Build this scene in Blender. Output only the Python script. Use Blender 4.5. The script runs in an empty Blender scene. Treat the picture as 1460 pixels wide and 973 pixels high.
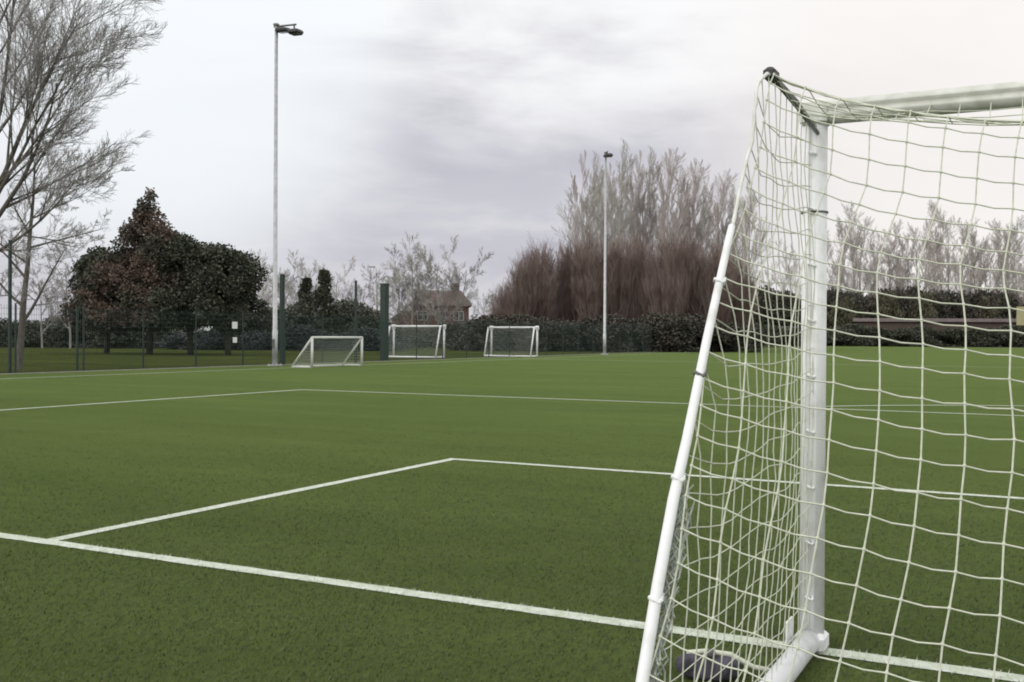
import bpy, math, random
from mathutils import Vector, Matrix, noise
R = math.radians
random.seed(7)
scene = bpy.context.scene
COL = scene.collection

# ------------------------------------------------------------------ camera numbers
CAM = Vector((0.9429, -4.8169, 1.4227)); YAW, PIT, ROL, F = .4763, -.0051, .0057, 1479.06
FW = Vector((-math.sin(YAW)*math.cos(PIT), math.cos(YAW)*math.cos(PIT), math.sin(PIT)))
RT = Vector((math.cos(YAW), math.sin(YAW), 0)); UP = RT.cross(FW)
RT2 = RT*math.cos(ROL)+UP*math.sin(ROL); UP2 = -RT*math.sin(ROL)+UP*math.cos(ROL)
FH = Vector((-math.sin(YAW), math.cos(YAW), 0))

def at(px, depth, z=0.0):
    """ground position seen at column px of the photograph, depth metres ahead"""
    p = CAM + FH*depth + RT*((px-730)/F*depth)
    return Vector((p.x, p.y, z))

# ------------------------------------------------------------------ object helpers
def tag(o, label=None, cat=None, group=None, kind=None):
    if label: o['label'] = label
    if cat: o['category'] = cat
    if group: o['group'] = group
    if kind: o['kind'] = kind
    return o

def empty(name, loc, rz=0.0, label=None, cat=None, group=None, sc=1.0):
    o = bpy.data.objects.new(name, None); COL.objects.link(o)
    o.location = loc; o.rotation_euler = (0, 0, rz); o.scale = (sc, sc, sc)
    o.empty_display_size = .2
    return tag(o, label, cat, group)

def frame_of(d):
    d = d.normalized()
    a = Vector((0, 0, 1)) if abs(d.z) < .9 else Vector((1, 0, 0))
    u = d.cross(a).normalized(); return u, d.cross(u).normalized()

class MB:
    def __init__(s): s.v = []; s.f = []; s.m = []
    def quad(s, a, b, c, d, mi=0):
        n = len(s.v); s.v += [a, b, c, d]; s.f.append((n, n+1, n+2, n+3)); s.m.append(mi)
    def tube(s, pts, rad, sides=8, cap=True, mi=0, flat=1.0):
        pts = [Vector(p) for p in pts]
        if not isinstance(rad, (list, tuple)): rad = [rad]*len(pts)
        n0 = len(s.v); u = v = None
        for i, p in enumerate(pts):
            d = (pts[min(i+1, len(pts)-1)]-pts[max(i-1, 0)])
            if d.length < 1e-9: d = Vector((0, 0, 1))
            d.normalize()
            if u is None: u, v = frame_of(d)
            else:
                u = (u-d*u.dot(d)).normalized(); v = d.cross(u)
            for k in range(sides):
                a = 2*math.pi*k/sides
                s.v.append(p+u*(math.cos(a)*rad[i])+v*(math.sin(a)*rad[i]*flat))
        for i in range(len(pts)-1):
            for k in range(sides):
                a = n0+i*sides+k; b = n0+i*sides+(k+1) % sides
                s.f.append((a, b, b+sides, a+sides)); s.m.append(mi)
        if cap:
            s.f.append(tuple(n0+k for k in reversed(range(sides)))); s.m.append(mi)
            m = n0+(len(pts)-1)*sides
            s.f.append(tuple(m+k for k in range(sides))); s.m.append(mi)
    def box(s, c, size, rz=0.0, mi=0, bev=0.0, M=None):
        x, y, z = size[0]/2, size[1]/2, size[2]/2
        b = min(bev, x*.9, y*.9)
        if b > 0:
            ring = [(-x+b, -y), (x-b, -y), (x, -y+b), (x, y-b), (x-b, y), (-x+b, y), (-x, y-b), (-x, -y+b)]
            lv = [(-z, b), (-z+b, 0), (z-b, 0), (z, b)]
        else:
            ring = [(-x, -y), (x, -y), (x, y), (-x, y)]; lv = [(-z, 0), (z, 0)]
        rot = Matrix.Rotation(rz, 3, 'Z') if M is None else M
        n0 = len(s.v); nr = len(ring)
        for (zz, ins) in lv:
            for (px, py) in ring:
                qx = px*(1-ins/x); qy = py*(1-ins/y)
                s.v.append(Vector(c)+rot @ Vector((qx, qy, zz)))
        for i in range(len(lv)-1):
            for k in range(nr):
                a = n0+i*nr+k; b2 = n0+i*nr+(k+1) % nr
                s.f.append((a, b2, b2+nr, a+nr)); s.m.append(mi)
        s.f.append(tuple(n0+k for k in reversed(range(nr)))); s.m.append(mi)
        s.f.append(tuple(n0+(len(lv)-1)*nr+k for k in range(nr))); s.m.append(mi)
    def prism(s, poly, y0, y1, mi=0):
        """poly in xz, extruded along y"""
        n = len(poly); n0 = len(s.v)
        for y in (y0, y1):
            for (x, z) in poly: s.v.append(Vector((x, y, z)))
        for k in range(n):
            s.f.append((n0+k, n0+(k+1) % n, n0+n+(k+1) % n, n0+n+k)); s.m.append(mi)
        s.f.append(tuple(n0+k for k in reversed(range(n)))); s.m.append(mi)
        s.f.append(tuple(n0+n+k for k in range(n))); s.m.append(mi)
    def mesh(s, name, mats, smooth=False):
        me = bpy.data.meshes.new(name)
        me.from_pydata([tuple(v) for v in s.v], [], s.f)
        if not isinstance(mats, (list, tuple)): mats = [mats]
        for m in mats: me.materials.append(m)
        if len(mats) > 1: me.polygons.foreach_set('material_index', s.m)
        if smooth: me.polygons.foreach_set('use_smooth', [True]*len(s.f))
        me.update(); return me
    def build(s, name, mats, parent=None, smooth=False, loc=None):
        o = bpy.data.objects.new(name, s.mesh(name, mats, smooth)); COL.objects.link(o)
        if parent: o.parent = parent
        if loc is not None: o.location = loc
        return o

def link_mesh(name, me, parent=None, loc=(0, 0, 0), rz=0.0):
    o = bpy.data.objects.new(name, me); COL.objects.link(o); o.location = loc; o.rotation_euler = (0, 0, rz)
    if parent: o.parent = parent
    return o

def copy_tree(o, parent=None):
    c = o.copy(); COL.objects.link(c); c.parent = parent
    for ch in list(o.children): copy_tree(ch, c)
    return c

# ------------------------------------------------------------------ materials
def newmat(name):
    m = bpy.data.materials.new(name); m.use_nodes = True
    nt = m.node_tree; b = nt.nodes['Principled BSDF']; return m, nt, b

def mat(name, c1, c2=None, rough=.7, scale=3.0, metal=0.0, bump=0.0, bscale=60.0, coord='Object', spec=.5, stretch=None, detail=4, lo=.35, hi=.65):
    m, nt, b = newmat(name); N = nt.nodes; L = nt.links
    b.inputs['Roughness'].default_value = rough; b.inputs['Metallic'].default_value = metal
    b.inputs['Specular IOR Level'].default_value = spec
    tc = N.new('ShaderNodeTexCoord'); src = tc.outputs[coord]
    if stretch:
        mp = N.new('ShaderNodeMapping'); mp.inputs['Scale'].default_value = stretch; L.new(src, mp.inputs[0]); src = mp.outputs[0]
    if c2 is None: c2 = tuple(x*.8 for x in c1)
    nz = N.new('ShaderNodeTexNoise'); nz.inputs['Scale'].default_value = scale; nz.inputs['Detail'].default_value = detail
    L.new(src, nz.inputs['Vector'])
    cr = N.new('ShaderNodeValToRGB'); cr.color_ramp.elements[0].position = lo; cr.color_ramp.elements[1].position = hi
    cr.color_ramp.elements[0].color = (*c1, 1); cr.color_ramp.elements[1].color = (*c2, 1)
    L.new(nz.outputs['Fac'], cr.inputs[0]); L.new(cr.outputs[0], b.inputs['Base Color'])
    if bump:
        n2 = N.new('ShaderNodeTexNoise'); n2.inputs['Scale'].default_value = bscale; L.new(src, n2.inputs['Vector'])
        bp = N.new('ShaderNodeBump'); bp.inputs['Strength'].default_value = bump; bp.inputs['Distance'].default_value = .02
        L.new(n2.outputs['Fac'], bp.inputs['Height']); L.new(bp.outputs[0], b.inputs['Normal'])
    return m

def turf_mat(name, dark, mid, light, sheen=.25, pile=True):
    m, nt, b = newmat(name); N = nt.nodes; L = nt.links
    tc = N.new('ShaderNodeTexCoord'); src = tc.outputs['Object']
    def nz(scale, det=4, st=None, rough=.5):
        s = src
        if st:
            mp = N.new('ShaderNodeMapping'); mp.inputs['Scale'].default_value = st; L.new(src, mp.inputs[0]); s = mp.outputs[0]
        n = N.new('ShaderNodeTexNoise'); n.inputs['Scale'].default_value = scale; n.inputs['Detail'].default_value = det
        n.inputs['Roughness'].default_value = rough; L.new(s, n.inputs['Vector']); return n.outputs['Fac']
    def ramp(f, a, c, p0=.35, p1=.65):
        cr = N.new('ShaderNodeValToRGB'); e = cr.color_ramp.elements
        e[0].position = p0; e[1].position = p1; e[0].color = (*a, 1); e[1].color = (*c, 1); L.new(f, cr.inputs[0]); return cr.outputs[0]
    def mix(f, a, c, bt='MIX'):
        x = N.new('ShaderNodeMix'); x.data_type = 'RGBA'; x.blend_type = bt
        if isinstance(f, float): x.inputs[0].default_value = f
        else: L.new(f, x.inputs[0])
        L.new(a, x.inputs[6]); L.new(c, x.inputs[7]); return x.outputs[2]
    big = ramp(nz(.32, 5), dark, mid)
    strk = ramp(nz(1.1, 5, (.22, 1.0, 1)), dark, light, .38, .72)      # brushed streaks along the goal line
    c = mix(.5, big, strk)
    f1 = ramp(nz(26, 5, None, .7), (.55, .56, .5), (1.45, 1.42, 1.5), .3, .7)
    f2 = ramp(nz(260, 3, None, .8), (.42, .45, .4), (1.6, 1.55, 1.6), .28, .72)
    f3 = ramp(nz(3.2, 6, (.5, 1, 1), .75), (.80, .84, .74), (1.22, 1.17, 1.30), .3, .7); c = mix(1.0, c, f3, 'MULTIPLY')
    c = mix(1.0, c, ramp(nz(1.0, 2, (.012, .30, 1), .6), (.86, .88, .84), (1.15, 1.13, 1.16), .36, .64), 'MULTIPLY')
    c = mix(.8, c, f1, 'MULTIPLY'); c = mix(.7, c, f2, 'MULTIPLY')
    L.new(c, b.inputs['Base Color'])
    b.inputs['Roughness'].default_value = .75; b.inputs['Specular IOR Level'].default_value = 0.0
    b.inputs['Sheen Weight'].default_value = sheen; b.inputs['Sheen Roughness'].default_value = .30
    b.inputs['Sheen Tint'].default_value = (.62, .85, .30, 1)
    bp = N.new('ShaderNodeBump'); bp.inputs['Strength'].default_value = .55; bp.inputs['Distance'].default_value = .015
    L.new(nz(180, 4, None, .8), bp.inputs['Height']); L.new(bp.outputs[0], b.inputs['Normal'])
    return m

M = {}
M['turf'] = turf_mat('artificial_turf', (.028, .039, .010), (.040, .054, .014), (.060, .080, .022), .34)
M['grass'] = turf_mat('meadow_grass', (.034, .042, .012), (.048, .058, .018), (.068, .076, .026), .06)
M['line'] = mat('line_paint', (.66, .70, .62), (.48, .54, .42), .8, 14, bump=.5, bscale=200)
M['paint'] = mat('white_powder_coat', (.82, .83, .84), (.60, .60, .57), .42, 11, bump=.05, bscale=30, detail=8, lo=.50, hi=.78)
M['oldpaint'] = mat('weathered_white_paint', (.72, .73, .68), (.52, .54, .46), .5, 14, lo=.4, hi=.75)
M['galv'] = mat('galvanised_steel', (.52, .53, .54), (.42, .43, .43), .45, 5, metal=.35)
M['steel_shade'] = mat('grey_steel_and_shade', (.20, .205, .19), (.13, .135, .12), .5, 30, metal=.4)  # real grey steel; on the goal's top arm the grey is painted shade
M['net'] = mat('net_twine', (.62, .64, .53), (.50, .53, .42), .85, 40)
M['fnet'] = mat('faded_net_twine', (.42, .45, .40), (.34, .38, .33), .9, 40)
M['black'] = mat('black_plastic', (.02, .02, .022), (.035, .03, .035), .5, 20)
M['bag'] = mat('faded_purple_fabric', (.085, .075, .105), (.022, .02, .026), .9, 18, bump=.6, bscale=45)
M['lampbox'] = mat('floodlight_housing', (.05, .052, .055), (.035, .036, .04), .5, 8)
M['lamppane'] = mat('floodlight_glass', (.16, .17, .18), (.12, .13, .14), .15, 8)
M['fence'] = mat('green_fence_coat', (.014, .035, .026), (.010, .025, .019), .5, 6)
M['wire'] = mat('green_fence_wire', (.03, .055, .045), (.022, .045, .036), .5, 6)
M['bark'] = mat('grey_bark', (.085, .075, .062), (.15, .14, .12), .95, 6, bump=.6, bscale=20, stretch=(3, 3, .6))
M['twig'] = mat('grey_twig', (.24, .225, .21), (.34, .325, .315), .95, 1.5)
M['twigp'] = mat('pinkish_twig', (.42, .365, .345), (.52, .465, .445), .95, .5)
M['twigo'] = mat('olive_twig', (.38, .365, .33), (.47, .455, .42), .95, .5)
M['redtwig'] = mat('red_osier_twig', (.155, .102, .088), (.25, .195, .175), .95, .5)
M['darkbark'] = mat('dark_bark', (.035, .03, .024), (.06, .05, .04), .95, 8)
M['ever'] = mat('evergreen_leaf', (.036, .042, .028), (.075, .082, .050), .6, 1.2, lo=.3, hi=.7)
M['brownleaf'] = mat('bronze_leaf', (.120, .082, .062), (.055, .056, .038), .7, .45, lo=.48, hi=.60)
M['hedge'] = mat('hedge_leaf', (.046, .056, .040), (.085, .090, .062), .7, .9)
M['brownhedge'] = mat('brown_green_hedge_leaf', (.075, .062, .050), (.040, .044, .028), .7, .6)
M['teal'] = mat('blue_green_hedge_leaf', (.018, .030, .030), (.032, .044, .042), .7, .9)
M['olive'] = mat('olive_bush_leaf', (.07, .072, .038), (.11, .10, .06), .7, .9)
M['kerb'] = mat('concrete_edging', (.30, .29, .27), (.22, .22, .20), .9, 5, bump=.3)
M['tarmac'] = mat('car_park_tarmac', (.05, .05, .052), (.065, .065, .065), .9, 3, bump=.3)
M['sign'] = mat('white_sign_face', (.82, .82, .80), (.75, .75, .73), .5, 3)
M['roof'] = mat('pinkish_roof_tile', (.30, .22, .20), (.24, .18, .17), .85, 2.0)
M['fascia'] = mat('pale_fascia_board', (.22, .18, .175), (.17, .14, .14), .7, 1.0)
M['render'] = mat('pale_render', (.55, .53, .48), (.48, .46, .42), .9, .8)
M['glass'] = mat('dark_window_glass', (.03, .035, .04), (.05, .055, .06), .08, .5)
M['frame'] = mat('white_window_frame', (.7, .7, .68), (.62, .62, .6), .5, 2)
M['tyre'] = mat('tyre_rubber', (.02, .02, .02), (.03, .03, .03), .85, 8)
M['rim'] = mat('wheel_alloy', (.45, .45, .46), (.35, .35, .36), .35, 8, metal=.7)
M['lens'] = mat('headlight_lens', (.7, .7, .7), (.6, .6, .6), .2, 8)
M['yellow'] = mat('yellow_sign_paint', (.44, .41, .22), (.38, .36, .20), .6, 2)
def brick_mat(name, c1, c2, mortar):
    m, nt, b = newmat(name); N = nt.nodes; L = nt.links
    tc = N.new('ShaderNodeTexCoord'); mp = N.new('ShaderNodeMapping'); mp.inputs['Rotation'].default_value = (R(90), 0, 0)
    br = N.new('ShaderNodeTexBrick'); br.inputs['Scale'].default_value = 4.0
    br.inputs['Color1'].default_value = (*c1, 1); br.inputs['Color2'].default_value = (*c2, 1); br.inputs['Mortar'].default_value = (*mortar, 1)
    L.new(tc.outputs['Object'], mp.inputs[0]); L.new(mp.outputs[0], br.inputs['Vector']); L.new(br.outputs['Color'], b.inputs['Base Color'])
    b.inputs['Roughness'].default_value = .9; return m
M['brick'] = brick_mat('red_brick', (.15, .07, .055), (.19, .10, .08), (.22, .19, .17))
M['brick2'] = brick_mat('brown_brick', (.070, .045, .038), (.090, .058, .050), (.11, .09, .08))

# ------------------------------------------------------------------ ground, pitch, lines
def sheet(name, x0, y0, x1, y1, z, m, nx=1, ny=1):
    b = MB(); b.quad((x0, y0, z), (x1, y0, z), (x1, y1, z), (x0, y1, z)); return tag(b.build(name, m), kind='structure')
sheet('ground', -1500, -1500, 1500, 1500, -.012, M['grass'])
FX = -31.3          # the line of the fence
sheet('pitch', FX+.55, -14, 46, 172, 0.0, M['turf'])
b = MB(); b.box((FX+.48, 79, .0), (.14, 186, .05), bev=.01); tag(b.build('kerb', M['kerb']), kind='structure')
sheet('car_park', *(-20, 178), 60, 200, -.004, M['tarmac'])

LW = .115; LZ = .005
def strip_mesh(b, x0, y0, x1, y1, z=LZ, n=None):
    """a painted line as a narrow sheet with slightly ragged edges"""
    d = Vector((x1-x0, y1-y0, 0)); L = d.length; d.normalize(); s = Vector((-d.y, d.x, 0))
    n = n or max(1, min(400, int(L/.12))); n0 = len(b.v)
    for i in range(n+1):
        p = Vector((x0, y0, z))+d*(L*i/n)
        w1 = LW/2+random.uniform(-.004, .004); w2 = LW/2+random.uniform(-.004, .004)
        b.v += [p+s*w1, p-s*w2]
    for i in range(n):
        a = n0+2*i; b.f.append((a+1, a+3, a+2, a)); b.m.append(0)
def line(name, pts):
    b = MB()
    for (p, q) in zip(pts[:-1], pts[1:]): strip_mesh(b, *p, *q)
    o = b.build(name, M['line']); return tag(o, kind='structure')
GA = 5.11; GB = 5.448; W = 7.32; TL = -27.7; h = LW/2
PL = 104.0
line('goal_line', [(TL, 0), (W-TL, 0)])
line('goal_area_line', [(-GA, h), (-GA, GB-h)]); line('goal_area_line', [(-GA-h, GB), (W+GA+h, GB)]); line('goal_area_line', [(W+GA, h), (W+GA, GB-h)])
PA = GA+11; PB = GB+11
line('penalty_area_line', [(-PA, h), (-PA, PB-h)]); line('penalty_area_line', [(-PA-h, PB), (W+PA+h, PB)]); line('penalty_area_line', [(W+PA, h), (W+PA, PB-h)])
line('touchline', [(TL, h), (TL, PL)])
line('halfway_line', [(TL+h, PL/2), (W-TL, PL/2)])
cx = W/2
a0 = math.asin((PB-11)/9.15); arc = []
for i in range(41):
    a = a0+.012+(math.pi-2*a0-.024)*i/40; arc.append((cx+9.15*math.cos(a), 11+9.15*math.sin(a)))
b = MB()
n0 = 0
for i, (x, y) in enumerate(arc):
    d = Vector((x-cx, y-11, 0)).normalized(); p = Vector((x, y, LZ)); b.v += [p-d*h, p+d*h]
for i in range(40): b.f.append((2*i, 2*i+1, 2*i+3, 2*i+2)); b.m.append(0)
tag(b.build('penalty_arc_line', M['line']), kind='structure')
b = MB(); b.tube([(cx, 11, .004), (cx, 11, .006)], .11, 20); tag(b.build('penalty_spot', M['line']), kind='structure')

# pile of the artificial turf, densest near the goal where single tufts can be seen
import numpy as np
def turf_pile():
    g = np.random.default_rng(5); n = 330000
    d = g.uniform(2.3, 17, n); keep = g.random(n) < (d/5.0)*np.exp(-(d/7.0)**2)*1.6; d = d[keep]; n = len(d)
    th = g.uniform(-.62, .62, n)
    x = CAM.x+d*(FH.x*np.cos(th)+RT.x*np.sin(th)); y = CAM.y+d*(FH.y*np.cos(th)+RT.y*np.sin(th))
    p = np.stack([x, y, .0016+.00012*d], 1)
    a = g.uniform(0, 2*np.pi, n); hgt = g.uniform(.009, .021, n); ln = g.uniform(.2, 1.1, n)*hgt; b_ = g.uniform(0, 2*np.pi, n); w_ = p[:, 2]*g.uniform(.7, 1.4, n)
    v = np.zeros((n, 3, 3)); 
    v[:, 0, 0] = p[:, 0]+np.cos(a)*w_; v[:, 0, 1] = p[:, 1]+np.sin(a)*w_
    v[:, 1, 0] = p[:, 0]-np.cos(a)*w_; v[:, 1, 1] = p[:, 1]-np.sin(a)*w_
    v[:, 2, 0] = p[:, 0]+np.cos(b_)*ln+.004; v[:, 2, 1] = p[:, 1]+np.sin(b_)*ln+.006; v[:, 2, 2] = hgt
    v[:, :2, 2] = .001
    x, y = p[:, 0], p[:, 1]; hw = LW/2+.004
    on = (np.abs(y) < hw) | ((np.abs(x+GA) < hw) & (y > 0) & (y < GB+hw)) | ((np.abs(y-GB) < hw) & (x > -GA-hw))
    me = bpy.data.meshes.new('turf_pile'); me.vertices.add(3*n); me.vertices.foreach_set('co', v.reshape(-1))
    me.loops.add(3*n); me.loops.foreach_set('vertex_index', np.arange(3*n, dtype=np.int32))
    me.polygons.add(n); me.polygons.foreach_set('loop_start', np.arange(0, 3*n, 3, dtype=np.int32)); me.polygons.foreach_set('loop_total', np.full(n, 3, dtype=np.int32))
    mi = np.where(on, 3, g.choice(3, n, p=[.45, .35, .2])).astype(np.int32)
    for m in ('blade_a', 'blade_b', 'blade_c', 'line'): me.materials.append(M[m])
    me.polygons.foreach_set('material_index', mi); me.update(calc_edges=True); me.validate()
    o = bpy.data.objects.new('turf_pile', me); COL.objects.link(o)
    tag(o, 'short green artificial grass fibres of the pitch with white fibres on the lines', 'grass', kind='stuff')
M['blade_a'] = mat('turf_fibre_mid', (.046, .065, .018), (.062, .084, .024), .7, 1.3)
M['blade_b'] = mat('turf_fibre_dark', (.028, .041, .012), (.040, .054, .016), .7, 1.3)
M['blade_c'] = mat('turf_fibre_pale', (.080, .102, .034), (.108, .122, .046), .7, 1.3)
turf_pile()

# ------------------------------------------------------------------ the big goal
goal = empty('football_goal', (0, 0, 0), 0, 'large white freestanding goal with net, cut by the right edge of the picture', 'goal')
H = 2.44; RX, RY = .055, .06
def extrusion_profile(n=40):
    """oval aluminium section with a net groove at the back (local -y)"""
    pr = []
    for k in range(n):
        a = 2*math.pi*k/n-math.pi/2
        x, y = RX*math.cos(a), RY*math.sin(a)
        pr.append((x, y))
    out = []
    for (x, y) in pr:
        if y < 0 and abs(x) < .011: y += .016
        out.append((x, y))
    return out
def extrude(b, p0, p1, ux, uy, mi=0):
    pr = extrusion_profile(); n = len(pr); n0 = len(b.v)
    for p in (p0, p1):
        for (x, y) in pr: b.v.append(Vector(p)+ux*x+uy*y)
    for k in range(n):
        b.f.append((n0+k, n0+(k+1) % n, n0+n+(k+1) % n, n0+n+k)); b.m.append(mi)
    b.f.append(tuple(n0+k for k in reversed(range(n)))); b.m.append(mi)
    b.f.append(tuple(n0+n+k for k in range(n))); b.m.append(mi)
X_, Y_, Z_ = Vector((1, 0, 0)), Vector((0, 1, 0)), Vector((0, 0, 1))
PROF = [(-.80, 2.425), (-.93, 2.41), (-1.04, 2.34), (-1.10, 2.24), (-1.135, 2.12), (-1.24, 1.98), (-1.42, 1.75), (-1.66, 1.42), (-1.86, 1.12),
        (-1.98, .96), (-2.11, .74), (-2.235, .50), (-2.40, .16), (-2.43, .055)]
for xs in (0.0, W):
    b = MB(); extrude(b, (xs, 0, .04), (xs, 0, H-.03), X_, Y_); b.build('post', M['paint'], goal, True)
    b = MB()
    sg = 1 if xs == 0 else -1
    b.tube([(xs, -.02, .055), (xs, -2.43, .055)], .05, 20); b.build('ground_bar', M['paint'], goal, True)
    b = MB(); b.tube([(xs, y, z) for (y, z) in [(-1.385, 1.795)]+PROF[6:]], [.0115, .0125, .0140, .0152, .0165, .0170, .0175, .0175, .0175], 14); b.build('back_stanchion', M['paint'], goal, True)
    b = MB(); ep = [Vector((xs, y, z)) for (y, z) in PROF[:7]]; fine = []
    for i in range(len(ep)-1):
        for k in range(4): fine.append(ep[i].lerp(ep[i+1], k/4)+Vector((.004*math.sin(i*2.2+k), .006*math.sin(i*1.7+k*.9), 0)))
    fine.append(ep[-1]); b.tube(fine, .0068, 8); b.build('net_edge_rope', M['oldpaint'], goal, True)
    b = MB()
    b.tube([(xs-.012*sg, -.05, H-.055), (xs-.012*sg, -.35, H-.02), (xs-.01*sg, -.82, H-.008)], .014, 10)
    b.tube([(xs+.02*sg, -.05, H-.10), (xs+.02*sg, -.32, H-.075), (xs+.005*sg, -.78, H-.03)], .010, 10)
    arm = b.build('top_arm', M['steel_shade'], goal, True)  # white arm's shaded underside put into this dark grey colour
    b = MB(); b.box((xs, -.845, H-.018), (.048, .085, .05), bev=.012); b.build('end_cap', M['black'], arm)
    # corner casting at the foot and at the top
    b = MB()
    b.box((xs, .0, .045), (.135, .15, .09), bev=.02)
    b.box((xs-.075*sg, -.115, .085), (.012, .11, .15), bev=.003)
    b.tube([(xs-.086*sg, -.09, .12), (xs-.066*sg, -.09, .12)], .014, 8)
    b.tube([(xs-.086*sg, -.14, .06), (xs-.066*sg, -.14, .06)], .014, 8)
    b.build('corner_bracket', M['paint'], goal)
    b = MB(); b.box((xs, 0, H-.005), (.122, .134, .125), bev=.02); b.build('top_corner', M['oldpaint'], goal)
b = MB(); extrude(b, (.062, 0, H), (W-.062, 0, H), Z_*-1, Y_); b.build('crossbar', M['oldpaint'], goal, True)
b = MB(); b.tube([(0.05, -2.43, .055), (W-.05, -2.43, .055)], .045, 18); b.build('rear_ground_bar', M['paint'], goal, True)
# seam band round the near post
b = MB(); b.tube([(0, 0, 1.985), (0, 0, 1.993)], .0605, 24, flat=1.0); b.build('tape_band', M['steel_shade'], goal, True)

# net: fixed-size square mesh hung between the frame, sagging under its own weight
CELL = .118; CV = .100
def prof_at(s):
    for i in range(len(PROF)-1):
        a = Vector((0, *PROF[i])); c = Vector((0, *PROF[i+1])); L = (c-a).length
        if s <= L or i == len(PROF)-2: t = min(1.0, s/L); return a.lerp(c, t)
        s -= L
PLEN = sum((Vector((0, *PROF[i+1]))-Vector((0, *PROF[i]))).length for i in range(len(PROF)-1))
def n3(x, y, z, s=1.0): return noise.noise(Vector((x, y, z))*s)
def sagz(u, s=0.0):
    t = u/W; return (1.10-.35*min(1, s))*t*(1-t)*(1+.15*n3(u, 0, 5, .8))+(.29-.19*min(1, s/1.3))*(1-math.exp(-u/.42))*(1-math.exp(-(W-u)/.42))
def back_pt(u, s):
    p = prof_at(s+CV*.2)
    k = min(1.0, max(0.0, (PLEN-s)/.6))               # anchored to the ground bar below
    top = min(1.0, .35+s/1.0)                      # held a little by the top rope
    z = p.z-sagz(u, s)*k*(.55+.45*top)
    y = p.y+.40*math.sin(math.pi*min(1, s/PLEN)**.65)*math.sin(math.pi*min(1, u/W))-.35*sagz(u)*top*k*.4
    wob = .012
    return Vector((u+wob*1.6*n3(u*3, s*3, 1)+.02*math.sin(s*4+u*2), y+wob*2*n3(u*2, s*2, 9), max(.015, z+wob*n3(u*4, s*4, 3))))
def strand(b, pts, r): b.tube(pts, r, 4, cap=False)
NR = .0024
b = MB(); nu = int(W/CELL); ns = int(PLEN/CV)
def scallop(fn, a0, a1, n=2):
    """string between two knots hangs a few millimetres"""
    p, q = fn(*a0), fn(*a1); m = (p+q)/2
    if abs((q-p).normalized().z) < .7: m.z -= .006
    return [p, m]
for i in range(0, nu+1):
    u = min(W, .02+i*CELL); pts = [back_pt(u, j*CV) for j in range(ns+1)]+[back_pt(u, PLEN)]
    strand(b, pts, NR)
for j in range(0, ns+1):
    s = j*CV; pts = []
    for i in range(nu): pts += scallop(back_pt, (.02+i*CELL, s), (.02+(i+1)*CELL, s))
    pts.append(back_pt(.02+nu*CELL, s)); pts.append(Vector((W, *prof_at(s).yz)))
    strand(b, pts, NR)
for i in range(0, nu+1):                           # knots
    for j in range(0, ns+1):
        p = back_pt(.02+i*CELL, j*CV); b.tube([p-Z_*.006, p, p+Z_*.006], [.003, .0062, .003], 5)
b.build('back_net', M['net'], goal)
# side nets
def side_pt(xs):
    def f(y, z):
        t = max(0, 1-z/2.4)
        bulge = .05*math.sin(math.pi*min(1, max(0, -y/2.2)))*math.sin(math.pi*min(1, z/2.4))
        sg = 1 if xs == 0 else -1
        return Vector((xs+sg*(bulge+.02*n3(y*2, z*2, 4)+.012*n3(y*7, z*7, 8)), y+.03*n3(y*2, z*2, 2)+.018*n3(y*6, z*6, 7)-.03*math.sin(z*3+1), max(.015, z+.035*n3(y*2.2, z*2.2, 6)-.10*math.sin(math.pi*min(1, -y/2.3))*(z/2.4))))
    return f
def back_y(z):
    for i in range(1, len(PROF)-1):
        if PROF[i][1] >= z >= PROF[i+1][1]:
            t = (PROF[i][1]-z)/(PROF[i][1]-PROF[i+1][1]); return PROF[i][0]+t*(PROF[i+1][0]-PROF[i][0])
    return PROF[1][0] if z > 2.4 else PROF[-1][0]
def top_z(y):
    if y > -.8: return 2.39
    for i in range(len(PROF)-1):
        if PROF[i][0] >= y >= PROF[i+1][0]:
            t = (PROF[i][0]-y)/(PROF[i][0]-PROF[i+1][0]); return PROF[i][1]+t*(PROF[i+1][1]-PROF[i][1])
    return .1
for xs in (0.0, W):
    b = MB(); f = side_pt(xs); SC = .102
    y = -.07
    while y > -2.40:
        zt = top_z(y); n = max(2, int(zt/SC)); pts = [f(y, zt*(k/n)) for k in range(n+1)]; pts[-1] = Vector((xs, y, zt+(.022 if y > -.8 else 0))); strand(b, pts, NR*.9); y -= SC
    z = .06
    while z < 2.38:
        yb = back_y(z); n = max(2, int(-yb/SC)); pts = [f(-.06+(yb+.06)*(k/n), z) for k in range(n+1)]
        pts[0].x = xs; pts[-1] = Vector((xs, yb, z)); strand(b, pts, NR*.9); z += SC
    b.build('side_net', M['net'], goal)
# roof net and ropes
b = MB()
def roof_pt(u, v):
    p0 = Vector((u, -.055, H-.02-.015*abs(math.sin(u*6.5)))); p1 = back_pt(u, 0)
    p = p0.lerp(p1, v); p.z -= .05*math.sin(math.pi*v); return p
for i in range(nu+1): strand(b, [roof_pt(.02+i*CELL, k/7) for k in range(8)], NR*.9)
for k in range(1, 7): strand(b, [roof_pt(.02+i*CELL, k/7) for i in range(nu+1)], NR*.9)
strand(b, [back_pt(.0+i*CELL, 0) for i in range(nu+2) if i*CELL <= W], .0055)
b.build('roof_net', M['net'], goal)
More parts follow.
